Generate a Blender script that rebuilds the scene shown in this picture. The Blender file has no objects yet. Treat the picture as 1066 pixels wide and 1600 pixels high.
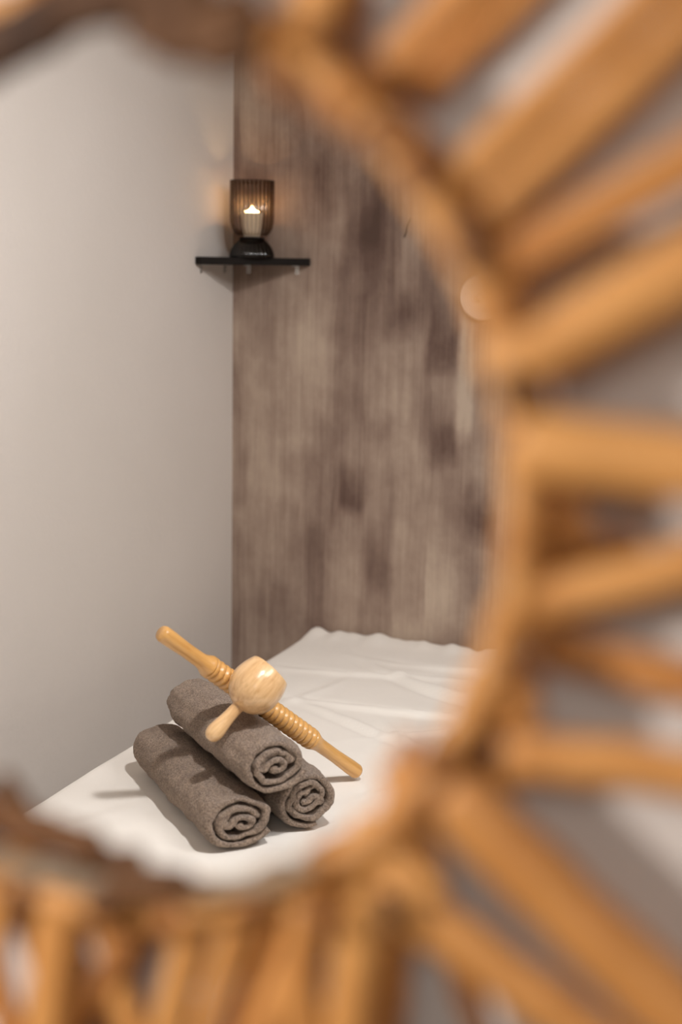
import bpy, bmesh, math, random
from math import sin, cos, pi, radians, sqrt, exp
from mathutils import Vector, Matrix, noise
random.seed(4)
C = bpy.context.scene.collection
SC = bpy.context.scene

# ------------------------------------------------------------------ camera
cam_d = bpy.data.cameras.new('camera'); cam = bpy.data.objects.new('camera', cam_d); C.objects.link(cam)
SC.camera = cam
cam_d.sensor_fit = 'VERTICAL'; cam_d.sensor_height = 36; cam_d.sensor_width = 24; cam_d.lens = 50
HEAD, PITCH, ROLL = radians(21), radians(10.2), radians(1.0)
fwd = Vector((-sin(HEAD)*cos(PITCH), cos(HEAD)*cos(PITCH), -sin(PITCH)))
rt = Vector((cos(HEAD), sin(HEAD), 0)); up = rt.cross(fwd)
Rv = rt*cos(ROLL) + up*sin(ROLL); Uv = Rv.cross(fwd)
cam.matrix_world = Matrix(((Rv.x, Uv.x, -fwd.x, 0), (Rv.y, Uv.y, -fwd.y, 0), (Rv.z, Uv.z, -fwd.z, 1.58), (0, 0, 0, 1)))
cam_d.clip_start = 0.02
cam_d.dof.use_dof = True; cam_d.dof.focus_distance = 2.35; cam_d.dof.aperture_fstop = 2.5

# ------------------------------------------------------------------ light and exposure
SC.view_settings.view_transform = 'Standard'; SC.view_settings.look = 'None'
SC.view_settings.gamma = 1; SC.view_settings.use_curve_mapping = False
SC.view_settings.exposure = 0.0
w = bpy.data.worlds.new('world'); SC.world = w; w.use_nodes = True
w.node_tree.nodes['Background'].inputs[0].default_value = (1.0, .97, .95, 1)
w.node_tree.nodes['Background'].inputs[1].default_value = 0.3

def light(name, kind, loc, target, power, col, size=.1, **kw):
    d = bpy.data.lights.new(name, kind); o = bpy.data.objects.new(name, d); C.objects.link(o)
    o.location = loc; d.energy = power; d.color = col
    if kind == 'AREA':
        d.shape = 'DISK'; d.size = size
    else: d.shadow_soft_size = size
    for k, v in kw.items(): setattr(d, k, v)
    if target is not None:
        o.rotation_euler = (Vector(target)-Vector(loc)).to_track_quat('-Z', 'Y').to_euler()
    return o
# ceiling downlight over the room beyond the opening
light('downlight_beam', 'SPOT', (-.22, 1.36, 2.42), (-1.35, 1.95, .85), 84, (1, .965, .945), .05, spot_size=radians(104), spot_blend=1.0)
light('ceiling_glow', 'AREA', (.35, 1.7, 2.42), (-.6, 2.2, .8), 24, (1, .975, .965), .9)
# lamp on the camera's side of the opening, and a soft fill added there
light('near_lamp', 'SPOT', (-1.02, -.25, 1.655), (-.04, .47, 1.41), 50, (1, .93, .88), .04, spot_size=radians(100), spot_blend=.7)
light('near_fill', 'AREA', (.2, -1.0, 2.35), (-.1, .6, 1.3), 11, (1, .96, .93), .8)

# ------------------------------------------------------------------ helpers
def mat(name, col=(.8,.8,.8), rough=.6, metal=0, spec=.5):
    m = bpy.data.materials.new(name); m.use_nodes = True
    b = m.node_tree.nodes['Principled BSDF']
    b.inputs['Base Color'].default_value = (*col, 1); b.inputs['Roughness'].default_value = rough
    b.inputs['Metallic'].default_value = metal; b.inputs['Specular IOR Level'].default_value = spec
    return m, m.node_tree, b
def s2l(r, g, b):
    f = lambda c: ((c/255+.055)/1.055)**2.4 if c > 10 else c/255/12.92
    return (f(r), f(g), f(b))
def nd(nt, t, **kw):
    n = nt.nodes.new(t)
    for k, v in kw.items():
        if isinstance(k, str) and k.startswith('i_'): n.inputs[k[2:].replace('_', ' ')].default_value = v
        else: setattr(n, k, v)
    return n
def lk(nt, a, b): nt.links.new(a, b)
def math_(nt, op, a, b=None, clamp=False):
    n = nt.nodes.new('ShaderNodeMath'); n.operation = op; n.use_clamp = clamp
    for i, v in enumerate((a, b)):
        if v is None: continue
        if isinstance(v, (int, float)): n.inputs[i].default_value = v
        else: nt.links.new(v, n.inputs[i])
    return n.outputs[0]
def ramp(nt, fac, stops):
    r = nt.nodes.new('ShaderNodeValToRGB'); e = r.color_ramp.elements
    while len(e) < len(stops): e.new(.5)
    for i, (p, c) in enumerate(stops): e[i].position = p; e[i].color = (*c, 1)
    nt.links.new(fac, r.inputs[0]); return r.outputs[0]
def bump(nt, b, h, strength=.3, dist=.01):
    n = nt.nodes.new('ShaderNodeBump'); n.inputs['Strength'].default_value = strength; n.inputs['Distance'].default_value = dist
    nt.links.new(h, n.inputs['Height']); nt.links.new(n.outputs[0], b.inputs['Normal'])
def coords(nt, scale=(1,1,1), kind='Object'):
    tc = nt.nodes.new('ShaderNodeTexCoord'); mp = nt.nodes.new('ShaderNodeMapping'); mp.inputs['Scale'].default_value = scale
    nt.links.new(tc.outputs[kind], mp.inputs[0]); return mp.outputs[0]
def noise_(nt, vec, scale, detail=4, rough=.5, dist=0):
    n = nt.nodes.new('ShaderNodeTexNoise'); n.inputs['Scale'].default_value = scale; n.inputs['Detail'].default_value = detail
    n.inputs['Roughness'].default_value = rough; n.inputs['Distortion'].default_value = dist
    nt.links.new(vec, n.inputs['Vector']); return n.outputs[0]

def link(name, bm, m, parent=None, smooth=True):
    me = bpy.data.meshes.new(name); bm.normal_update(); bm.to_mesh(me); bm.free()
    if smooth: me.polygons.foreach_set('use_smooth', [True]*len(me.polygons))
    o = bpy.data.objects.new(name, me); C.objects.link(o)
    if m: me.materials.append(m)
    if parent: o.parent = parent
    return o
def pydata(name, vs, fs, m, parent=None, smooth=True):
    me = bpy.data.meshes.new(name); me.from_pydata(vs, [], fs); me.update()
    if smooth: me.polygons.foreach_set('use_smooth', [True]*len(me.polygons))
    o = bpy.data.objects.new(name, me); C.objects.link(o)
    if m: me.materials.append(m)
    if parent: o.parent = parent
    return o
def empty(name, loc, label, cat, group=None, rot=None):
    o = bpy.data.objects.new(name, None); C.objects.link(o); o.location = loc; o.empty_display_size = .05
    if rot: o.rotation_euler = rot
    o['label'] = label; o['category'] = cat
    if group: o['group'] = group
    return o
def tag(o, label, cat, group=None):
    o['label'] = label; o['category'] = cat
    if group: o['group'] = group
    return o
def box(bm, lo, hi, bev=0):
    r = bmesh.ops.create_cube(bm, size=1)
    for v in r['verts']:
        v.co = Vector([lo[i]+(v.co[i]+.5)*(hi[i]-lo[i]) for i in range(3)])
    if bev:
        es = list({e for v in r['verts'] for e in v.link_edges})
        bmesh.ops.bevel(bm, geom=es, offset=bev, segments=3, profile=.5, affect='EDGES')
def lathe(bm, prof, seg=48, M=None, flute=0, nfl=0):
    """prof: list of (r,z) from bottom to top; closed at r=0 ends"""
    rings = []
    for r, z in prof:
        if r < 1e-6: rings.append([bm.verts.new((0, 0, z))]); continue
        ring = []
        for i in range(seg):
            a = 2*pi*i/seg
            rr = r*(1+flute*cos(nfl*a)) if flute else r
            ring.append(bm.verts.new((rr*cos(a), rr*sin(a), z)))
        rings.append(ring)
    for A, B in zip(rings, rings[1:]):
        n = max(len(A), len(B))
        if n == 1: continue
        for i in range(n):
            j = (i+1) % n
            if len(A) == 1: bm.faces.new((A[0], B[j], B[i]))
            elif len(B) == 1: bm.faces.new((A[i], A[j], B[0]))
            else: bm.faces.new((A[i], A[j], B[j], B[i]))
    if M is not None:
        for ring in rings:
            for v in ring: v.co = M @ v.co
def frame_from(d, hint=Vector((0, 1, 0))):
    d = d.normalized(); x = hint.cross(d)
    if x.length < 1e-4: x = Vector((1, 0, 0)).cross(d)
    x.normalize(); y = d.cross(x); return x, y
def tube(bm, pts, rad, seg=12, closed=False, flat=1.0, cap=True, hint=Vector((0, 1, 0))):
    """rad: number or list; flat squeezes the depth (Y) axis"""
    n = len(pts); rings = []
    for i, p in enumerate(pts):
        if closed: d = pts[(i+1) % n]-pts[i-1]
        else: d = pts[min(i+1, n-1)]-pts[max(i-1, 0)]
        x, y = frame_from(d, hint); r = rad[i] if isinstance(rad, (list, tuple)) else rad
        rings.append([bm.verts.new(p+x*cos(2*pi*k/seg)*r+y*sin(2*pi*k/seg)*r*flat) for k in range(seg)])
    for i in range(n if closed else n-1):
        A, B = rings[i], rings[(i+1) % n]
        for k in range(seg):
            j = (k+1) % seg; bm.faces.new((A[k], A[j], B[j], B[k]))
    if cap and not closed:
        bm.faces.new(rings[0][::-1]); bm.faces.new(rings[-1])

# ------------------------------------------------------------------ materials
# pale plaster
m_plaster, nt, b = mat('pale_plaster', s2l(216, 208, 198), .85)
v = coords(nt); n1 = noise_(nt, v, 60, 5, .6); n2 = noise_(nt, v, 1.5, 3)
lk(nt, ramp(nt, n2, [(.3, s2l(214, 206, 198)), (.7, s2l(222, 214, 207))]), b.inputs['Base Color'])
bump(nt, b, n1, .25, .004)
m_ceil, nt, b = mat('ceiling_paint', s2l(235, 230, 222), .9)
bump(nt, b, noise_(nt, coords(nt), 80, 3), .1, .003)
# floor boards
m_floor, nt, b = mat('grey_oak_boards', (.3, .25, .2), .45)
v = coords(nt, (1, 1, 1)); br = nd(nt, 'ShaderNodeTexBrick', offset=.37)
br.inputs['Scale'].default_value = 1; br.inputs['Brick Width'].default_value = 1.2; br.inputs['Row Height'].default_value = .16
br.inputs['Mortar Size'].default_value = .0015
br.inputs['Color1'].default_value = (*s2l(150, 132, 112), 1); br.inputs['Color2'].default_value = (*s2l(128, 110, 92), 1); br.inputs['Mortar'].default_value = (.04, .03, .02, 1)
lk(nt, v, br.inputs['Vector']); lk(nt, br.outputs[0], b.inputs['Base Color'])
# brushed brown limewash
m_lime, nt, b = mat('brown_limewash', (.3, .2, .17), .75, spec=.35)
tc = nt.nodes.new('ShaderNodeTexCoord').outputs['Object']
warp = nt.nodes.new('ShaderNodeTexNoise'); warp.inputs['Scale'].default_value = 4.5; warp.inputs['Detail'].default_value = 4
lk(nt, tc, warp.inputs['Vector'])
vm = nd(nt, 'ShaderNodeVectorMath', operation='MULTIPLY_ADD'); lk(nt, warp.outputs['Color'], vm.inputs[0])
vm.inputs[1].default_value = (.04, 0, .22); lk(nt, tc, vm.inputs[2]); wv = vm.outputs[0]
def mapped(vec, sc, loc=(0, 0, 0)):
    mp = nt.nodes.new('ShaderNodeMapping'); mp.inputs['Scale'].default_value = sc; mp.inputs['Location'].default_value = loc
    lk(nt, vec, mp.inputs[0]); return mp.outputs[0]
fine = noise_(nt, mapped(tc, (90, 1, 2.2)), 1.6, 5, .65)
mid = noise_(nt, mapped(wv, (10, 1, 1.5)), 1.0, 5, .6)
big = noise_(nt, mapped(wv, (3.6, 1, 2.0), (3, 0, 1)), 1.0, 3, .5)
# brush patches: vertical strips each with its own stop and start
sx = nt.nodes.new('ShaderNodeSeparateXYZ'); lk(nt, wv, sx.inputs[0])
strip = math_(nt, 'FLOOR', math_(nt, 'MULTIPLY', sx.outputs['X'], 13.0))
wn = nd(nt, 'ShaderNodeTexWhiteNoise', noise_dimensions='1D'); lk(nt, strip, wn.inputs['W'])
zz = math_(nt, 'ADD', math_(nt, 'MULTIPLY', sx.outputs['Z'], 4.2), math_(nt, 'MULTIPLY', wn.outputs['Value'], 9.0))
cb = nt.nodes.new('ShaderNodeCombineXYZ'); lk(nt, math_(nt, 'MULTIPLY', strip, 3.7), cb.inputs[0]); lk(nt, zz, cb.inputs[2])
patch = noise_(nt, cb.outputs[0], 1.0, 2, .5)
cloud = noise_(nt, mapped(tc, (9, 1, 7), (1, 0, 4)), 1.0, 6, .65)
tot = math_(nt, 'ADD', math_(nt, 'MULTIPLY', fine, .22), math_(nt, 'MULTIPLY', math_(nt, 'SUBTRACT', cloud, .5), .38))
for src, wgt in ((mid, .42), (big, .56), (patch, .34)):
    tot = math_(nt, 'ADD', tot, math_(nt, 'MULTIPLY', src, wgt))
# darker and lighter brush dabs with their own shapes (x0,x1,z0,z1,amount)
for x0, x1, z0, z1, am in (
        (-0.958, -0.882, 1.365, 1.439, -0.16),
        (-0.948, -0.882, 1.119, 1.25, -0.12),
        (-0.886, -0.847, 1.171, 1.475, 0.16),
        (-1.154, -1.09, 1.008, 1.092, -0.16),
        (-1.118, -1.07, 1.609, 1.733, -0.1),
        (-1.152, -1.057, 1.554, 1.781, -0.06),
        (-1.054, -0.964, 1.418, 1.443, -0.12),
        (-0.857, -0.781, 0.947, 1.042, -0.14),
        (-1.42, -1.386, 1.03, 1.194, -0.12),
        (-1.317, -1.252, 1.35, 1.463, 0.05),
        (-1.228, -1.143, 1.719, 1.822, -0.1),
        (-1.053, -0.989, 1.247, 1.386, 0.06),
        (-1.298, -1.232, 1.057, 1.142, -0.06),
        (-1.081, -1.025, 0.866, 0.965, -0.1),
        (-1.036, -0.971, 1.134, 1.302, 0.05),
        (-1.23, -1.179, 0.698, 0.906, -0.08),
        (-1.135, -1.049, 1.23, 1.312, 0.05),
        (-1.029, -0.981, 1.473, 1.623, 0.07),
        (-1.391, -1.342, 1.549, 1.817, -0.05),
        (-0.995, -0.953, 1.278, 1.472, 0.05),
):
    def edge(val, e, wdt):   # smooth step up around e
        return math_(nt, 'MULTIPLY', math_(nt, 'ADD', math_(nt, 'SUBTRACT', val, e), wdt/2), 1/wdt, clamp=True)
    ax = math_(nt, 'MULTIPLY', edge(sx.outputs['X'], x0+.02, .014), math_(nt, 'SUBTRACT', 1.0, edge(sx.outputs['X'], x1+.02, .014)))
    az = math_(nt, 'MULTIPLY', edge(sx.outputs['Z'], z0+.11, .05), math_(nt, 'SUBTRACT', 1.0, edge(sx.outputs['Z'], z1+.11, .10)))
    tot = math_(nt, 'ADD', tot, math_(nt, 'MULTIPLY', math_(nt, 'MULTIPLY', ax, az), am*1.25))
lk(nt, ramp(nt, tot, [(.40, s2l(88, 68, 59)), (.54, s2l(108, 86, 76)), (.68, s2l(138, 116, 103)), (.82, s2l(168, 147, 131)), (.98, s2l(196, 177, 158))]), b.inputs['Base Color'])
bump(nt, b, tot, .5, .004)
# sheet
m_sheet, nt, b = mat('white_cotton', s2l(243, 238, 230), .9, spec=.2)
b.inputs['Sheen Weight'].default_value = .15
v = coords(nt); wa = noise_(nt, mapped_v := coords(nt, (1, 1, 1)), 900, 2); wb = noise_(nt, v, 14, 4, .55)
bump(nt, b, math_(nt, 'ADD', math_(nt, 'MULTIPLY', wa, .06), math_(nt, 'MULTIPLY', wb, .5)), .35, .008)
# towel
m_towel, nt, b = mat('taupe_terry', s2l(154, 134, 116), .95, spec=.1)
b.inputs['Sheen Weight'].default_value = .25; b.inputs['Sheen Roughness'].default_value = .6
v = coords(nt); vo = nd(nt, 'ShaderNodeTexVoronoi'); vo.inputs['Scale'].default_value = 520; lk(nt, v, vo.inputs['Vector'])
n1 = noise_(nt, v, 340, 4, .8); n2 = noise_(nt, v, 40, 3)
hh = math_(nt, 'ADD', math_(nt, 'MULTIPLY', vo.outputs['Distance'], -.6), math_(nt, 'ADD', n1, math_(nt, 'MULTIPLY', n2, .6)))
lk(nt, ramp(nt, math_(nt, 'ADD', math_(nt, 'MULTIPLY', n1, .85), math_(nt, 'MULTIPLY', n2, .15)), [(.41, s2l(124, 103, 87)), (.59, s2l(198, 172, 149))]), b.inputs['Base Color'])
bump(nt, b, hh, 1.0, .005)
# turned beech
def wood_mat(name, c0, c1, rough=.28, sc=(9, 9, 1.2)):
    m, nt, b = mat(name, c1, rough)
    v = coords(nt, sc); n = noise_(nt, v, 9, 5, .6, .5); f = noise_(nt, coords(nt, (150, 150, 6)), 2, 3)
    t = math_(nt, 'ADD', math_(nt, 'MULTIPLY', n, .75), math_(nt, 'MULTIPLY', f, .25))
    lk(nt, ramp(nt, t, [(.32, c0), (.55, c1), (.72, tuple(min(1, c*1.15) for c in c1))]), b.inputs['Base Color'])
    b.inputs['Coat Weight'].default_value = .35; b.inputs['Coat Roughness'].default_value = .12
    bump(nt, b, f, .06, .001); return m
m_rod = wood_mat('honey_beech', s2l(196, 142, 76), s2l(219, 168, 100))
m_cup = wood_mat('pale_beech', s2l(206, 158, 106), s2l(232, 192, 142), .22, (11, 11, 1.6))
# rattan cane
def cane(name, c0, c1, rough=.5):
    m, nt, b = mat(name, c1, rough)
    oi = nt.nodes.new('ShaderNodeObjectInfo'); v = coords(nt)
    n = noise_(nt, v, 30, 5, .65, .6); n2 = noise_(nt, v, 7, 3)
    t = math_(nt, 'ADD', math_(nt, 'MULTIPLY', n, .5), math_(nt, 'ADD', math_(nt, 'MULTIPLY', n2, .3), math_(nt, 'MULTIPLY', oi.outputs['Random'], .3)))
    lk(nt, ramp(nt, t, [(.35, c0), (.7, c1)]), b.inputs['Base Color'])
    bump(nt, b, n, .3, .002); return m
m_cane = cane('golden_rattan', s2l(188, 122, 60), s2l(222, 160, 90))
m_cane_dark = cane('brown_rattan', s2l(118, 70, 30), s2l(160, 104, 52))
m_shade_cane = cane('shade_dark_cane', s2l(58, 34, 15), s2l(118, 78, 42), .75)  # dark cane tone with the hoop's shade put into the colour
m_peel = cane('grey_rattan_peel', s2l(140, 122, 100), s2l(190, 166, 136), .7)
m_black, nt, b = mat('black_stained_wood', s2l(26, 21, 18), .75, spec=.2)
bump(nt, b, noise_(nt, coords(nt, (3, 40, 3)), 8, 4), .2, .002)
m_metal, nt, b = mat('galvanised_steel', (.72, .70, .67), .35, .9)
bump(nt, b, noise_(nt, coords(nt), 200, 2), .1, .001)
m_screw, nt, b = mat('dark_screw', (.12, .11, .1), .4, .8)
bump(nt, b, noise_(nt, coords(nt), 300, 2), .1, .001)
m_leg, nt, b = mat('beech_table_leg', s2l(190, 150, 105), .5)
bump(nt, b, noise_(nt, coords(nt, (20, 20, 2)), 5, 3), .1, .002)
m_vinyl, nt, b = mat('cream_vinyl', s2l(225, 215, 200), .5)
bump(nt, b, noise_(nt, coords(nt), 120, 2), .1, .002)
# smoked ribbed glass: thin tinted glass that lets light through
def smoked(name, tint, edge):
    m = bpy.data.materials.new(name); m.use_nodes = True; nt = m.node_tree; nt.nodes.clear()
    out = nt.nodes.new('ShaderNodeOutputMaterial'); tr = nt.nodes.new('ShaderNodeBsdfTransparent'); gl = nt.nodes.new('ShaderNodeBsdfGlossy')
    lw = nt.nodes.new('ShaderNodeLayerWeight'); lw.inputs['Blend'].default_value = .32
    n = noise_(nt, coords(nt, (60, 60, 4)), 3, 2)
    sp = nt.nodes.new('ShaderNodeSeparateXYZ'); lk(nt, coords(nt), sp.inputs[0])
    st = math_(nt, 'COSINE', math_(nt, 'MULTIPLY', math_(nt, 'ARCTAN2', sp.outputs['Y'], sp.outputs['X']), 30.0))
    st = math_(nt, 'POWER', math_(nt, 'ADD', math_(nt, 'MULTIPLY', st, -.5), .5), 3.0)   # thicker, darker glass in the valleys
    f = math_(nt, 'ADD', math_(nt, 'ADD', lw.outputs['Facing'], math_(nt, 'MULTIPLY', n, .1)), math_(nt, 'MULTIPLY', st, .38))
    lk(nt, ramp(nt, f, [(.0, tint), (.5, tuple((a*2+b)/3 for a, b in zip(tint, edge))), (1.0, edge)]), tr.inputs[0])
    gl.inputs['Roughness'].default_value = .08
    mx = nt.nodes.new('ShaderNodeMixShader'); mx.inputs[0].default_value = .06
    lk(nt, tr.outputs[0], mx.inputs[1]); lk(nt, gl.outputs[0], mx.inputs[2]); lk(nt, mx.outputs[0], out.inputs[0]); return m
m_glass = smoked('smoked_ribbed_glass', (.985, .95, .90), (.30, .21, .14))
m_glass_base = smoked('dark_smoked_glass', (.40, .34, .30), (.03, .022, .018))
m_wax, nt, b = mat('white_candle_wax', s2l(240, 234, 222), .55)
b.inputs['Subsurface Weight'].default_value = .0
bump(nt, b, noise_(nt, coords(nt), 100, 2), .1, .001)
m_wick, nt, b = mat('charred_wick', (.02, .015, .01), .9)
bump(nt, b, noise_(nt, coords(nt), 400, 2), .2, .001)
m_flame = bpy.data.materials.new('candle_flame'); m_flame.use_nodes = True; nt = m_flame.node_tree
bb = nt.nodes['Principled BSDF']; bb.inputs['Emission Strength'].default_value = 22
g = nt.nodes.new('ShaderNodeTexCoord'); sp = nt.nodes.new('ShaderNodeSeparateXYZ'); lk(nt, g.outputs['Generated'], sp.inputs[0])
lk(nt, ramp(nt, sp.outputs['Z'], [(0, (1, .62, .28)), (.5, (1, .76, .42)), (1, (1, .6, .25))]), bb.inputs['Emission Color'])
m_paper, nt, b = mat('ribbed_white_paper', s2l(222, 204, 188), .8)
bump(nt, b, noise_(nt, coords(nt), 90, 3), .2, .002)
m_twig, nt, b = mat('dark_twig', s2l(60, 48, 36), .7)
bump(nt, b, noise_(nt, coords(nt), 200, 3), .3, .001)
m_lamp = bpy.data.materials.new('lit_lamp_diffuser'); m_lamp.use_nodes = True; nt = m_lamp.node_tree
bb = nt.nodes['Principled BSDF']; bb.inputs['Emission Strength'].default_value = 3
lk(nt, ramp(nt, noise_(nt, coords(nt), 5, 1), [(0, (1, .88, .72)), (1, (1, .92, .8))]), bb.inputs['Emission Color'])

# ------------------------------------------------------------------ room shell
XL, XR, YB, YF, H, YN = -1.423, 1.30, 2.99, .4913, 2.45, -1.75
def struct(name, lo, hi, m):
    bm = bmesh.new(); box(bm, lo, hi); o = link(name, bm, m, smooth=False); o['kind'] = 'structure'; return o
struct('floor', (XL-.1, YN-.1, -.1), (XR+.1, YB+.1, 0), m_floor)
struct('ceiling', (XL-.1, YN-.1, H), (XR+.1, YB+.1, H+.1), m_ceil)
struct('wall_left', (XL-.1, YN-.1, 0), (XL, YB+.1, H), m_plaster)
struct('wall_right', (XR, YN-.1, 0), (XR+.1, YB+.1, H), m_plaster)
struct('wall_back', (XL, YB, 0), (XR, YB+.1, H), m_lime)
struct('wall_behind_camera', (XL, YN-.1, 0), (XR, YN, H), m_plaster)
struct('baseboard_left', (XL, YF+.03, 0), (XL+.015, YB, .08), m_ceil)
struct('baseboard_back', (XL+.015, YB-.015, 0), (XR, YB, .08), m_ceil)
# partition with the round opening
CX, CZ, RH = -.2873, 1.4950, .1775
bm = bmesh.new(); N = 96; T = .014
def rect_pt(a):
    dx, dz = cos(a), sin(a); t = 1e9
    if dx > 1e-9: t = min(t, (XR-CX)/dx)
    if dx < -1e-9: t = min(t, (XL-CX)/dx)
    if dz > 1e-9: t = min(t, (H-CZ)/dz)
    if dz < -1e-9: t = min(t, (0-CZ)/dz)
    return CX+dx*t, CZ+dz*t
angs = sorted([2*pi*i/N-pi for i in range(N)]+[math.atan2(z-CZ, x-CX) for x in (XL, XR) for z in (0, H)])
fr = []
for a in angs:
    ox, oz = rect_pt(a); ix, iz = CX+RH*cos(a), CZ+RH*sin(a)
    fr.append([bm.verts.new((ix, YF, iz)), bm.verts.new((ox, YF, oz)), bm.verts.new((ix, YF+T, iz)), bm.verts.new((ox, YF+T, oz))])
for i in range(len(fr)):
    A, B = fr[i], fr[(i+1) % len(fr)]
    bm.faces.new((A[0], A[1], B[1], B[0])); bm.faces.new((A[2], B[2], B[3], A[3])); bm.faces.new((A[0], B[0], B[2], A[2])); bm.faces.new((A[1], A[3], B[3], B[1]))
o = link('wall_partition', bm, m_plaster, smooth=False); o['kind'] = 'structure'

# ------------------------------------------------------------------ rattan ring frame
RI = .2242      # worked out at this radius, brought to its real size at the end of the block
ring = empty('rattan_frame', (CX, YF, CZ), 'round golden rattan sunburst frame of lashed cane sticks around the wall opening', 'frame')
def P(u, vv, dep): return Vector((u, -dep, vv))          # ring-local: u right, v up, dep out of the wall
def hoop(name, R, r, dep, m, wob=.0, flat=1.0, a0=0, a1=2*pi, n=96, seed=0):
    bm = bmesh.new(); pts = []; closed = a1-a0 > 6.28
    for i in range(n if closed else n+1):
        a = a0+(a1-a0)*i/n
        rr = R+wob*noise.noise(Vector((cos(a)*3+seed, sin(a)*3, seed)))
        pts.append(P(rr*cos(a), rr*sin(a), dep+wob*.5*noise.noise(Vector((cos(a)*4, seed, sin(a)*4)))))
    tube(bm, pts, r, 14, closed, flat); return link(name, bm, m, ring)
hoop('inner_hoop', RI+.009, .0085, .036, m_cane, .004)
hoop('inner_hoop', RI+.014, .007, .014, m_cane, .003, seed=5)
hoop('outer_hoop', .425, .009, .03, m_cane, .004, seed=9)
def stick(u0, v0, u1, v1, wd, dep, m, bend=0., n=22, nodes=True, seed=0, name='rattan_stick'):
    bm = bmesh.new(); A = Vector((u0, v0)); B = Vector((u1, v1)); L = (B-A).length; nr = Vector((-(B-A).y, (B-A).x)).normalized()
    rnd = random.Random(seed*7+3); ph = rnd.random()*.1; pts, rad = [], []
    for i in range(n+1):
        t = i/n; q = A.lerp(B, t)+nr*(bend*sin(pi*t)+.0015*noise.noise(Vector((t*5, seed, 0))))
        pts.append(P(q.x, q.y, dep+.002*noise.noise(Vector((t*4, 3, seed)))))
        s = t*L; k = ((s+ph) % .075)/.075
        rr = wd/2*(1+(.10*exp(-((k-.5)/.05)**2) if nodes else 0)+.05*noise.noise(Vector((s*30, seed, 8))))
        if t < .001 or t > .999: rr *= .86
        rad.append(rr)
    tube(bm, pts, rad, 12, False, .62)
    return link(name, bm, m, ring)
MM = {'g': m_cane, 'd': m_cane_dark, 'b': m_shade_cane, 'p': m_peel}
STICKS = [
    (0.1099, 0.2, 0.2068, 0.3713, 0.0262, 0.03, 'g'),
    (0.1398, 0.1675, 0.1503, 0.3975, 0.0132, 0.02, 'd'),
    (0.1544, 0.195, 0.2864, 0.314, 0.0209, 0.014, 'g'),
    (0.1694, 0.1863, 0.2972, 0.3038, 0.015, 0.012, 'g'),
    (0.1917, 0.141, 0.329, 0.2691, 0.0188, 0.03, 'g'),
    (0.2057, 0.1329, 0.3369, 0.259, 0.0188, 0.024, 'g'),
    (0.2095, 0.1047, 0.376, 0.1981, 0.0214, 0.036, 'g'),
    (0.216, 0.0617, 0.3944, 0.1583, 0.029, 0.038, 'g'),
    (0.2279, 0.0333, 0.4243, 0.0239, 0.0312, 0.04, 'g'),
    (0.2269, 0.0314, 0.2601, -0.0163, 0.0175, 0.024, 'g'),
    (0.2294, -0.0442, 0.4237, 0.0326, 0.0214, 0.034, 'g'),
    (0.2176, -0.0313, 0.2826, -0.0102, 0.0134, 0.014, 'd'),
    (0.2404, -0.0665, 0.4139, -0.0965, 0.0214, 0.013, 'g'),
    (0.2209, -0.0603, 0.2407, -0.0978, 0.0178, 0.034, 'g'),
    (0.2363, -0.0745, 0.2253, -0.1106, 0.0109, 0.02, 'g'),
    (0.2111, -0.0749, 0.2403, -0.1116, 0.015, 0.03, 'g'),
    (0.2291, -0.1135, 0.4108, -0.1091, 0.0239, 0.034, 'g'),
    (0.1995, -0.1415, 0.2397, -0.1225, 0.0153, 0.026, 'g'),
    (0.2023, -0.1349, 0.3452, -0.2479, 0.0366, 0.036, 'g'),
    (0.1686, -0.1942, 0.3207, -0.2789, 0.0288, 0.028, 'g'),
    (0.1566, -0.162, 0.2002, -0.1908, 0.0172, 0.034, 'g'),
    (0.1697, -0.1297, 0.1982, -0.2048, 0.0157, 0.026, 'g'),
    (0.1772, -0.1174, 0.1627, -0.3926, 0.0141, 0.02, 'g'),
    (0.1635, -0.159, 0.1431, -0.4002, 0.0257, 0.03, 'g'),
    (0.1328, -0.2008, 0.2107, -0.3691, 0.0183, 0.024, 'd'),
    (0.1265, -0.2046, 0.1375, -0.4021, 0.0195, 0.034, 'g'),
    (0.1438, -0.1842, 0.0512, -0.4219, 0.0185, 0.026, 'g'),
    (0.0689, -0.2154, 0.0125, -0.4248, 0.0186, 0.034, 'g'),
    (0.0768, -0.22, 0.1516, -0.397, 0.0169, 0.02, 'd'),
    (0.042, -0.2275, -0.0867, -0.4161, 0.0192, 0.026, 'd'),
    (-0.0122, -0.2231, -0.0327, -0.4237, 0.0281, 0.034, 'g'),
    (0.0014, -0.2398, 0.0643, -0.4201, 0.0175, 0.024, 'g'),
    (-0.0496, -0.2241, -0.1162, -0.4088, 0.0215, 0.03, 'g'),
    (-0.0519, -0.2449, 0.0136, -0.4248, 0.0145, 0.018, 'd'),
    (-0.0734, -0.2437, -0.0269, -0.4241, 0.0181, 0.03, 'g'),
    (0.0945, -0.2123, 0.0397, -0.4231, 0.0161, 0.03, 'g'),
    (0.1, -0.2146, 0.1708, -0.3892, 0.0141, 0.014, 'd'),
    (0.0188, -0.2325, -0.016, -0.4247, 0.0156, 0.016, 'd'),
    (0.1143, -0.205, 0.0444, -0.4227, 0.0134, 0.022, 'g'),
    (0.1953, -0.2132, 0.2479, -0.3452, 0.0147, 0.016, 'd'),
]
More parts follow.
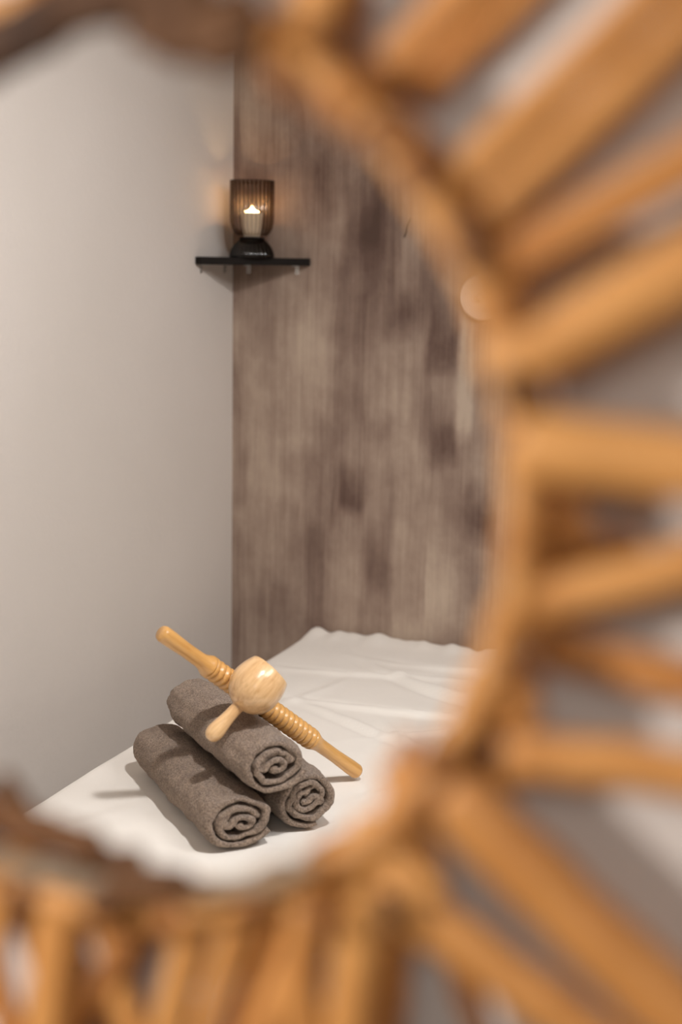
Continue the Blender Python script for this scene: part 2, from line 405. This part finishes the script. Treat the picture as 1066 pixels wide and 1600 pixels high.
SHADE_AND_PEEL_WRAPS = [
    ([(-0.0777, 0.1883), (-0.0469, 0.2027), (-0.01, 0.2207), (0.0217, 0.2295), (0.0422, 0.2342)], 0.0255, 0.046, 'b'),
    ([(0.0438, 0.2257), (0.0621, 0.215), (0.085, 0.2114), (0.1072, 0.2174)], 0.0282, 0.046, 'b'),
    ([(0.0069, 0.2324), (0.0411, 0.2336), (0.0837, 0.2288)], 0.021, 0.05, 'b'),
    ([(0.0894, 0.223), (0.0996, 0.1994), (0.1227, 0.1843), (0.1519, 0.1635)], 0.0139, 0.014, 'd'),
    ([(-0.078, -0.1863), (-0.0695, -0.1928), (-0.0591, -0.2066)], 0.0129, -0.004, 'b'),
    ([(-0.1022, -0.2023), (-0.063, -0.2116), (-0.0333, -0.2143), (-0.0084, -0.2158)], 0.0231, 0.0, 'b'),
    ([(-0.0293, -0.2213), (-0.0003, -0.2239), (0.018, -0.2188)], 0.0181, 0.0, 'b'),
    ([(-0.0565, -0.207), (-0.0164, -0.2097), (0.0186, -0.2116), (0.0487, -0.2106)], 0.0103, 0.052, 'p'),
    ([(0.0506, -0.2092), (0.0851, -0.2017), (0.1167, -0.1902), (0.1404, -0.1759)], 0.0085, 0.052, 'p'),
    ([(0.0181, -0.2233), (0.0372, -0.2056), (0.0739, -0.1999)], 0.0146, 0.058, 'b'),
    ([(0.0014, -0.2308), (0.0294, -0.2238), (0.0529, -0.2207)], 0.0142, 0.01, 'b'),
]
DARK_GAPS = [
    (0.2039, 0.1294, 0.2122, 0.1076, 0.0134, 0.048, 'b'),
    (0.1558, 0.1694, 0.1739, 0.1623, 0.0113, 0.046, 'd'),
    (0.224, 0.0621, 0.2403, 0.0489, 0.0135, 0.046, 'b'),
    (0.1786, 0.154, 0.1863, 0.1417, 0.0084, 0.046, 'd'),
    (0.2332, -0.0619, 0.2362, -0.0781, 0.0099, 0.046, 'd'),
    (0.2109, -0.1143, 0.2229, -0.1412, 0.0158, 0.03, 'b'),
    (0.1911, -0.1341, 0.1957, -0.1493, 0.0091, 0.046, 'd'),
    (0.1114, 0.1991, 0.1194, 0.1837, 0.0115, 0.048, 'd'),
    (0.1748, -0.1887, 0.1792, -0.2061, 0.0105, 0.046, 'b'),
    (0.1417, -0.2033, 0.1454, -0.2178, 0.0107, 0.046, 'd'),
    (0.0376, -0.2028, 0.0221, -0.227, 0.0133, 0.052, 'b'),
    (0.2284, 0.0956, 0.2331, 0.0861, 0.0083, 0.046, 'd'),
]
for i, (u0, v0, u1, v1, wd, dep, k) in enumerate(STICKS):
    stick(u0, v0, u1, v1, wd, dep, MM[k], seed=i+1, bend=.003*((i*37) % 5-2)/2)
# the sticks of the left half, outside the photograph's edge
rnd = random.Random(11)
for i in range(15):
    a = radians(118+i*9.3+rnd.uniform(-2, 2)); da = radians(rnd.choice((-1, 1))*rnd.uniform(4, 15)); r0 = RI+.012
    stick(r0*cos(a), r0*sin(a), .425*cos(a+da), .425*sin(a+da), rnd.uniform(.014, .026), rnd.uniform(.012, .03), m_cane if rnd.random() < .75 else m_cane_dark, seed=200+i)
for i, (u0, v0, u1, v1, wd, dep, k) in enumerate(DARK_GAPS):  # short dark cane pieces added at the dark gaps along the hoop
    stick(u0, v0, u1, v1, wd, dep, MM[k], seed=400+i, n=10, nodes=False, name='dark_gap_piece')
# lashings: cane peel wound round the inner hoops
for i in range(34):
    a = 2*pi*i/34+rnd.uniform(-.05, .05); bm = bmesh.new(); pts = []; rr = RI+.011
    wdt = rnd.uniform(.010, .02); turns = 4
    for k in range(turns*14+1):
        th = 2*pi*k/14; al = a+(k/(turns*14)-.5)*wdt/rr
        pts.append(P((rr+.0115*cos(th))*cos(al), (rr+.0115*cos(th))*sin(al), .025+.0225*sin(th)))
    tube(bm, pts, .0022, 6, False, 1.0); link('lashing', bm, (m_cane, m_cane_dark, m_cane)[i % 3], ring)
# dark wraps added for the hoop's shaded underside and reflected back, plus grey peel
for i, (pl, wd, dep, k) in enumerate(SHADE_AND_PEEL_WRAPS):
    bm = bmesh.new(); pts, rad = [], []
    for j in range(len(pl)-1):
        for t in (0, .2, .4, .6, .8):
            q = Vector(pl[j]).lerp(Vector(pl[j+1]), t); s = j+t
            pts.append(P(q.x, q.y, dep)); rad.append(wd/2*(1+.28*noise.noise(Vector((s*1.7, i*3.1, 0)))))
    pts.append(P(*pl[-1], dep)); rad.append(wd/2*.6); rad[0] *= .6
    fine = []                                        # strands: ridged, ragged surface
    for j in range(len(pts)-1):
        for s in (0, .25, .5, .75): fine.append((pts[j].lerp(pts[j+1], s), rad[j]+(rad[j+1]-rad[j])*s))
    fine.append((pts[-1], rad[-1]))
    tube(bm, [f[0] for f in fine], [f[1] for f in fine], 40, False, .6); bm.verts.ensure_lookup_table()
    for q_, vtx in enumerate(bm.verts):
        c0, r0 = fine[q_//40]; off = vtx.co-c0; th = 2*pi*(q_ % 40)/40
        vtx.co = c0+off*(1+.16*sin(th*9+3*noise.noise(c0*25)+q_//40*.09)+.22*noise.noise(vtx.co*90+Vector((i, 0, 0))))
    link('shade_and_peel_wrap', bm, MM[k], ring)

for o in ring.children: o.data.transform(Matrix.Scale(.75, 4))

# ------------------------------------------------------------------ massage table and sheet
BX0, BX1, BY0, BY1, BZ = -1.215, -.44, 1.02, 2.965, .72
tb = empty('massage_table', ((BX0+BX1)/2, (BY0+BY1)/2, 0), 'wooden legged massage table under the white sheet against the brown wall', 'massage table')
def loc(o, root): o.location = -root.location; return o
bm = bmesh.new(); box(bm, (BX0+.012, BY0+.012, BZ-.085), (BX1-.012, BY1-.012, BZ-.012), .02); loc(link('mattress_pad', bm, m_vinyl, tb), tb)
bm = bmesh.new(); box(bm, (BX0+.03, BY0+.03, BZ-.14), (BX1-.03, BY1-.03, BZ-.085), .004); loc(link('table_frame', bm, m_leg, tb, False), tb)
for x in (BX0+.06, BX1-.06):
    for y in (BY0+.12, BY1-.12):
        bm = bmesh.new(); box(bm, (x-.022, y-.03, 0), (x+.022, y+.03, BZ-.12), .004); loc(link('leg', bm, m_leg, tb, False), tb)
# sheet: top grid with soft edges that hang over the sides
NX, NY = 150, 300; DROP = .26
def sheet_pt(s, t):
    """s,t are arc coordinates across / along, measured on the flattened sheet"""
    Wd, Ld = BX1-BX0-.04, BY1-BY0-.02
    def fold(q, L, r=.02):
        if q < 0: d = -q; sgn = -1; base = 0
        elif q > L: d = q-L; sgn = 1; base = L
        else: return q, 0, 0
        a = min(d/r, pi/2); off = r*sin(a); dz = r*(1-cos(a))
        if d > r*pi/2: dz += d-r*pi/2
        return base+sgn*off, dz, sgn
    x, zx, gx = fold(s, Wd); y, zy, gy = fold(t, Ld)
    if gx == 0: x = min(max(x, .0), Wd)
    z = BZ-max(zx, zy)
    if zx > 0 and zy > 0:   # hanging corner
        m = min(zx, zy); x += gx*m*.25; y += gy*m*.12
    X, Y = BX0+.02+x, BY0+.02+y
    ontop = exp(-(max(zx, zy)/.03)**2)
    wav = 0
    for cx, cy, ang, ln, wd, am in CREASES:
        dx, dy = X-cx, Y-cy; p = dx*cos(ang)+dy*sin(ang); q = -dx*sin(ang)+dy*cos(ang)+.02*sin(p*9+cx*30)
        wav += 1.6*am*exp(-(p/ln)**2)*(exp(-(q/wd)**2)-.5*exp(-((q-wd*1.8)/wd)**2))
    soft = .0025*noise.noise(Vector((X*6, Y*6, 1)))+.0012*noise.noise(Vector((X*22, Y*14, 4)))
    back = exp(-((Y-BY1)/.05)**2)*(.008+.014*noise.noise(Vector((X*13, 5, 0)))+.007*noise.noise(Vector((X*34, 9, 0))))
    flat = exp(-(((X+.90)/.22)**2+((Y-1.92)/.26)**2))
    z += ontop*((wav+soft)*(1-.8*flat)+back)
    if zx > .03 and gx:
        X += gx*.008*noise.noise(Vector((Y*9, zx*3, 2)))*min(1, zx/.1)
    if zy > .03 and gy < 0: Y += gy*.012*(1+noise.noise(Vector((X*9, zy*3, 7))))*min(1, zy/.1)
    return (X, min(Y, YB-.004), z)
CREASES = [(-.72, 2.62, radians(150), .22, .012, .010), (-.80, 2.50, radians(10), .20, .010, .008), (-.62, 2.45, radians(35), .18, .010, .008),
           (-.95, 2.70, radians(5), .16, .012, .006), (-.70, 2.78, radians(-8), .22, .012, .009), (-.85, 2.38, radians(160), .15, .010, .005),
           (-.60, 2.25, radians(60), .18, .012, .006), (-.75, 2.30, radians(120), .14, .009, .005), (-1.05, 2.45, radians(80), .2, .012, .003),
           (-1.1, 1.7, radians(75), .2, .015, .003), (-.72, 1.55, radians(20), .15, .012, .003), (-.58, 2.62, radians(95), .16, .012, .006)]
vs, fs = [], []
Wd, Ld = BX1-BX0, BY1-BY0
for j in range(NY+1):
    t = -DROP+(Ld+DROP+.03)*j/NY
    for i in range(NX+1):
        s = -DROP+(Wd+2*DROP)*i/NX; vs.append(sheet_pt(s, t))
for j in range(NY):
    for i in range(NX):
        a = j*(NX+1)+i; fs.append((a, a+1, a+NX+2, a+NX+1))
sh = pydata('bed_sheet', vs, fs, m_sheet)
tag(sh, 'white cotton sheet with light creases draped over the massage table', 'sheet')
sd = sh.modifiers.new('thick', 'SOLIDIFY'); sd.thickness = .0018; sd.offset = -1

# ------------------------------------------------------------------ rolled towels
def towel(label, fx, fy, fz, ax_dir, L, pathfn, seed, ax=.055, ay=.047, yaw=0):
    """fx,fy,fz centre of the near end; ax_dir horizontal direction towards the far end"""
    d = Vector((ax_dir[0], ax_dir[1], 0)).normalized(); side = Vector((d.y, -d.x, 0))   # right-hand side seen from the near end
    path, th = pathfn(seed)
    n = len(path); rings = []; vs, fs = [], []
    M = 56
    for i, (u, v_) in enumerate(path):
        a = path[max(i-1, 0)]; c = path[min(i+1, n-1)]
        tx, ty = c[0]-a[0], c[1]-a[1]; l = sqrt(tx*tx+ty*ty) or 1; nx, ny = -ty/l, tx/l
        q = i/(n-1)
        tt = th*(1+.12*noise.noise(Vector((q*9, seed, 3))))
        f0 = -.000+.008*noise.noise(Vector((q*6, seed, 0)))-.005*q*0
        f1 = L+.010*noise.noise(Vector((q*7, seed, 9)))
        prof = []
        r = tt/2
        for k in range(7):                      # near rounded fold
            b = -pi/2+pi*k/6; prof.append((f0+r-r*cos(b), r*sin(b)))
        for k in range(1, M): prof.append((f0+r+(f1-f0-2*r)*k/M, r))
        for k in range(7):
            b = pi/2-pi*k/6; prof.append((f1-r+r*cos(b), r*sin(b)))
        for k in range(1, M): prof.append((f1-r-(f1-f0-2*r)*k/M, -r))
        base = len(vs)
        for s, h in prof:
            e0 = exp(-(s/.022)**2); e1 = exp(-((L-s)/.03)**2)
            sc = 1-.06*e0-.09*e1+.025*noise.noise(Vector((s*9, seed, q*2)))
            uu, vv = (u+nx*h)*sc, (v_+ny*h)*sc
            wob = .0034*noise.noise(Vector((uu*40, vv*40, s*30+seed)))
            sag = .0016*noise.noise(Vector((u*25+seed, v_*25, s*12)))
            uu += nx*wob; vv += ny*wob+sag
            uu *= ax/.05; vv *= ay/.05
            p = d*s+side*uu+Vector((0, 0, 1))*vv
            vs.append(tuple(p))
        rings.append((base, len(prof)))
    m = rings[0][1]
    for (A, _), (B, _) in zip(rings, rings[1:]):
        for k in range(m):
            j = (k+1) % m; fs.append((A+k, A+j, B+j, B+k))
    fs.append(tuple(rings[0][0]+k for k in range(m))[::-1]); fs.append(tuple(rings[-1][0]+k for k in range(m)))
    o = pydata('rolled_towel', vs, fs, m_towel); o.location = (fx, fy, fz)
    tag(o, label, 'towel', 'rolled towels stacked on the sheet')
    tex = bpy.data.textures.new('terry', 'CLOUDS'); tex.noise_scale = .004; tex.noise_depth = 2
    dm = o.modifiers.new('terry', 'DISPLACE'); dm.texture = tex; dm.strength = .0022; dm.mid_level = .5; dm.texture_coords = 'LOCAL'
    return o
def resample(p, n):
    d = [0]
    for a, b in zip(p, p[1:]): d.append(d[-1]+math.dist(a, b))
    out = []; j = 0
    for i in range(n):
        s = d[-1]*i/(n-1)
        while j < len(d)-2 and d[j+1] < s: j += 1
        t = (s-d[j])/max(1e-9, d[j+1]-d[j]); out.append((p[j][0]+(p[j+1][0]-p[j][0])*t, p[j][1]+(p[j+1][1]-p[j][1])*t))
    return out
def spiral(a0, turns, core, th=.0098, R=.05, pitch=.0128, wob=.0030):
    def fn(seed):
        p = []; n = 400
        for i in range(n):
            q = i/(n-1); a = a0-q*turns*2*pi; inner = min(1, q*turns*.9)
            r = R-th/2-pitch*q*turns+wob*inner*noise.noise(Vector((cos(a)*2.3+seed*5, sin(a)*2.3, q*3)))*2
            p.append((r*cos(a), r*sin(a)))
        # the crumpled core: hand-laid folds
        p += core
        # round the corners
        p = resample(p, 420)
        for _ in range(5): p = [p[0]]+[((a[0]+2*b[0]+c[0])/4, (a[1]+2*b[1]+c[1])/4) for a, b, c in zip(p, p[1:], p[2:])]+[p[-1]]
        return resample(p, 300), th
    return fn
k = .001
core_a = [(24*k, 6*k), (14*k, 17*k), (-2*k, 20*k), (-15*k, 16*k), (-22*k, 4*k), (-18*k, -9*k), (-9*k, -7*k), (-8*k, 3*k), (0*k, 8*k), (10*k, 4*k), (17*k, -4*k), (12*k, -14*k), (2*k, -12*k), (-2*k, -4*k)]
core_b = [(22*k, 10*k), (12*k, 20*k), (1*k, 18*k), (-3*k, 9*k), (-12*k, 14*k), (-21*k, 4*k), (-20*k, -10*k), (-8*k, -17*k), (4*k, -15*k), (15*k, -7*k), (12*k, 3*k), (4*k, 1*k), (-2*k, -6*k), (-10*k, -3*k)]
core_c = [(25*k, 2*k), (20*k, 14*k), (8*k, 20*k), (-8*k, 19*k), (-20*k, 10*k), (-24*k, -3*k), (-15*k, -9*k), (-11*k, 1*k), (-3*k, 8*k), (8*k, 9*k), (13*k, 0*k), (9*k, -10*k), (-2*k, -10*k), (-1*k, -2*k)]
AX = (-.725, .688)
towel('taupe terry towel roll lying at the left of the bottom pair', -.832, 1.7822, .7657, AX, .372, spiral(radians(-35), 1.9, core_a), 2, .0640, .0445)
towel('taupe terry towel roll at the lower right, nearest the grooved rod tip', -.7660, 1.8850, .7720, AX, .30, spiral(radians(-75), 1.9, core_b), 5, .0570, .0490)
towel('taupe terry towel roll on top of the other two, carrying the wooden cup', -.7905, 1.8140, .8470, (-.735, .678), .345, spiral(radians(-22), 1.95, core_c), 8, .0610, .0465)

# ------------------------------------------------------------------ grooved wooden rod
tip = Vector((-.7759, 2.1185, .7345)); head = Vector((-.965, 1.7886, 1.0335))
d = (tip-head); L = d.length; d.normalize()
x, y = frame_from(d); Mr = Matrix((x, y, d)).transposed().to_4x4()
rod = empty('grooved_massage_rod', tip, 'long honey-coloured wooden rod with ridged middle leaning across the towel rolls', 'massage roller')
rod.matrix_world = Matrix.Translation(head) @ Mr
def handle(bm, z0, z1, r_out, r_in):
    """plain turned handle from the free end z0 to the flared collar z1"""
    sg = 1 if z1 > z0 else -1; l = abs(z1-z0)
    pr = [(0, 0), (r_out*.86, 0), (r_out*.88, .0004), (r_out*.99, .0035), (r_out, .0045), (r_out*1.0, .02), (r_in*.96, l*.5), (r_in, l*.80), (r_in*1.12, l*.87), (r_in*1.40, l*.94), (r_in*1.52, l*.975), (r_in*1.45, l)]
    pr += [(0, l)]
    pr = [(r, z0+sg*z) for r, z in pr]
    if sg < 0: pr = pr[::-1]
    lathe(bm, pr, 40)
g0, g1 = .106, .357
bm = bmesh.new(); handle(bm, 0, g0+.002, .0128, .0118); link('handle', bm, m_rod, rod)
bm = bmesh.new(); handle(bm, L, g1-.002, .0125, .0115); link('handle', bm, m_rod, rod)
pr = [(0, g0)]; nr = 21
for i in range(nr):
    z0 = g0+(g1-g0)*i/nr; s = (g1-g0)/nr
    for q in range(7):
        t = q/6; pr.append((.0142+.0038*sin(pi*t)**.55, z0+s*t*.999))
pr.append((0, g1)); bm = bmesh.new(); lathe(bm, pr, 40); link('ridged_barrel', bm, m_rod, rod)

# ------------------------------------------------------------------ wooden suction cup with handle
ball = Vector((-.8481, 1.8668, .9435)); stub = Vector((-.8900, 1.8090, .8830))
d = (ball-stub).normalized(); x, y = frame_from(d); Mc = Matrix((x, y, d)).transposed().to_4x4()
cup = empty('wooden_massage_cup', ball, 'pale glossy wooden massage cup with peg handle resting on the top towel roll', 'massage cup')
cup.matrix_world = Matrix.Translation(ball) @ Mc
Rb = .0410; pr = [(0, -Rb)]
for i in range(1, 20):
    a = -pi/2+(pi/2+.22)*i/19; pr.append((Rb*cos(a), Rb*sin(a)))
pr += [(.0392, .0150), (.0378, .0205), (.0358, .0265), (.0335, .0325), (.0328, .0334), (.0308, .0338), (.0292, .0328)]
for i in range(12):
    a = .75-(pi/2+.75)*i/11; pr.append((.034*cos(a), .034*sin(a)+.006))
pr[-1] = (0, pr[-1][1])
bm = bmesh.new(); lathe(bm, pr, 64); link('cup_bowl', bm, m_cup, cup)
hl = (ball-stub).length+.012
pr = [(0, -hl), (.0065, -hl+.0012), (.0108, -hl+.0050), (.0132, -hl+.0115), (.0136, -hl+.018), (.0124, -hl+.028), (.0105, -hl+.040), (.0094, -Rb-.004), (.0100, -Rb+.001), (.0125, -Rb+.006), (0, -Rb+.008)]
bm = bmesh.new(); lathe(bm, pr, 40); o = link('handle', bm, m_cup, cup)
for o in cup.children:
    sb = o.modifiers.new('sub', 'SUBSURF'); sb.levels = 1; sb.render_levels = 1

# ------------------------------------------------------------------ corner shelf
SZ = 1.5735; SL = .192; TH = .0165
shelf = empty('corner_shelf', (XL, YB, SZ-TH), 'small black triangular corner shelf where pale and brown walls meet', 'shelf')
bm = bmesh.new()
pl = [(.001, -.001), (.001, -SL), (.012, -SL), (SL, -.012), (SL, -.001)]
lo = [bm.verts.new((px, py, 0)) for px, py in pl]; hi = [bm.verts.new((px, py, TH)) for px, py in pl]
bm.faces.new(lo[::-1]) ; bm.faces.new(hi)
for i in range(5): bm.faces.new((lo[i], lo[(i+1) % 5], hi[(i+1) % 5], hi[i]))
bmesh.ops.recalc_face_normals(bm, faces=bm.faces)
bmesh.ops.bevel(bm, geom=list(bm.edges), offset=.0012, segments=2, affect='EDGES')
link('board', bm, m_black, shelf, False)
def bracket(along, wall):
    bm = bmesh.new(); wd, ln, t = .0095, .019, .0018
    box(bm, (-wd/2, -t, -ln), (wd/2, 0, 0), .0005); box(bm, (-wd/2, -ln, -t), (wd/2, -t, 0), .0005)
    o = link('bracket', bm, m_metal, shelf, False)
    for z in (-.006, -.014):
        bm = bmesh.new(); lathe(bm, [(0, 0), (.0019, 0), (.0016, .0009), (0, .0012)], 14, Matrix.Translation((0, -t, z)) @ Matrix.Rotation(pi/2, 4, 'X'))
        s = link('screw', bm, m_screw, o)
    if wall == 'back': o.location = (along, -.0005, -.0002)
    else: o.location = (.0005, -along, -.0002); o.rotation_euler = (0, 0, pi/2)
bracket(.160, 'back'); bracket(.040, 'back'); bracket(.165, 'left'); bracket(.045, 'left')

# ------------------------------------------------------------------ ribbed glass candle holder
hx, hy = XL+.083, YB-.078
hol = empty('candle_holder', (hx, hy, SZ), 'smoked ribbed glass candle holder standing on the black corner shelf', 'candle holder')
NF = 30
def shell(prof, th):
    return prof+[(max(r-th, .0005), z) for r, z in prof[::-1]]
base = [(.0485, .0), (.0490, .004), (.0480, .010), (.0455, .017), (.0410, .025), (.0345, .033), (.0290, .038), (.0262, .0405)]
bm = bmesh.new(); lathe(bm, shell(base, .0028), 240, None, .016, NF); link('foot', bm, m_glass_base, hol)
bm = bmesh.new(); lathe(bm, [(0, .0395), (.0262, .0395), (.0280, .0415), (.0268, .0440), (0, .0440)], 64); link('neck_ring', bm, m_black, hol)
bowl = [(.0268, .0440), (.0330, .0475), (.0400, .0540), (.0452, .0635), (.0478, .0750), (.0485, .0900), (.0486, .1650)]
bm = bmesh.new(); lathe(bm, shell(bowl, .0022)[1:-1], 300, None, .014, NF); link('glass_bowl', bm, m_glass, hol)
bm = bmesh.new(); tube(bm, [Vector((.0478*cos(2*pi*i/72), .0478*sin(2*pi*i/72), .1655)) for i in range(72)], .0010, 8, True, 1, hint=Vector((0, 0, 1))); link('rim', bm, m_black, hol)
cn = empty('candle', (hx, hy, SZ+.0445), 'lit white candle in a fluted cup glowing inside the smoked glass holder', 'candle')
bm = bmesh.new()
cp = [(0, .0), (.0165, .0), (.0180, .003), (.0235, .050), (.0240, .0525), (.0222, .0520), (.0215, .047), (0, .0465)]
lathe(bm, cp, 240, None, .025, 24); link('fluted_cup', bm, m_wax, cn)
bm = bmesh.new(); tube(bm, [Vector((0, 0, .046)), Vector((.0003, 0, .050)), Vector((.001, 0, .055))], .0009, 8, hint=Vector((0, 1, 0))); link('wick', bm, m_wick, cn)
bm = bmesh.new(); lathe(bm, [(0, .0515), (.0120, .0525), (.0165, .0545), (.0110, .0570), (.0050, .0600), (.0020, .0650), (0, .069)], 24); link('flame', bm, m_flame, cn)
light('candle_glow', 'POINT', (hx, hy, SZ+.0445+.0585), None, 1.5, (1, .55, .24), .006)

# ------------------------------------------------------------------ wall ornament and twig
oc = Vector((-0.8282, 2.99, 1.4989)); 
orn = empty('wall_ornament', oc, 'round white ribbed disc ornament hung on the brown wall', 'wall ornament')
bm = bmesh.new(); pr = [(0, .004)]
for i in range(1, 40): pr.append((.0485*i/40, .012+.006*cos(i/40*1.4)+.0012*(1 if i % 4 < 2 else 0)))
pr += [(.0490, .010), (.0475, .0), (0, .0)]
lathe(bm, pr, 160, Matrix.Rotation(pi/2, 4, 'X'), .012, 40); link('ribbed_disc', bm, m_paper, orn)
bm = bmesh.new(); lathe(bm, [(0, .018), (.006, .019), (.009, .022), (.007, .026), (0, .027)], 24, Matrix.Rotation(pi/2, 4, 'X')); link('centre_button', bm, m_paper, orn)
bm = bmesh.new(); a, b_ = Vector((-1.0095, 2.985, 1.6236)), Vector((-0.9927, 2.975, 1.6643)); pts = [a.lerp(b_, t/8)+Vector((.0012*sin(t), -.001*sin(t*.8), 0)) for t in range(9)]
tube(bm, [p-a for p in pts], [.0016-.0001*i for i in range(9)], 8)
o = link('wall_twig', bm, m_twig); o.location = a; tag(o, 'thin dark twig stuck slanting on the brown wall', 'twig')

# ------------------------------------------------------------------ ceiling lamps that carry the light
def downlight(x, y, r, label):
    e = empty('ceiling_downlight', (x, y, H), label, 'ceiling light', 'round ceiling lamps')
    bm = bmesh.new(); lathe(bm, [(r, 0), (r+.012, 0), (r+.012, -.006), (r, -.008), (r-.002, -.003), (r, 0)], 48); link('trim_ring', bm, m_ceil, e)
    bm = bmesh.new(); lathe(bm, [(0, -.004), (r-.002, -.004), (r-.002, -.001), (0, -.001)], 48); link('diffuser', bm, m_lamp, e)
downlight(-.22, 1.36, .035, 'small round downlight in the ceiling above the massage table')
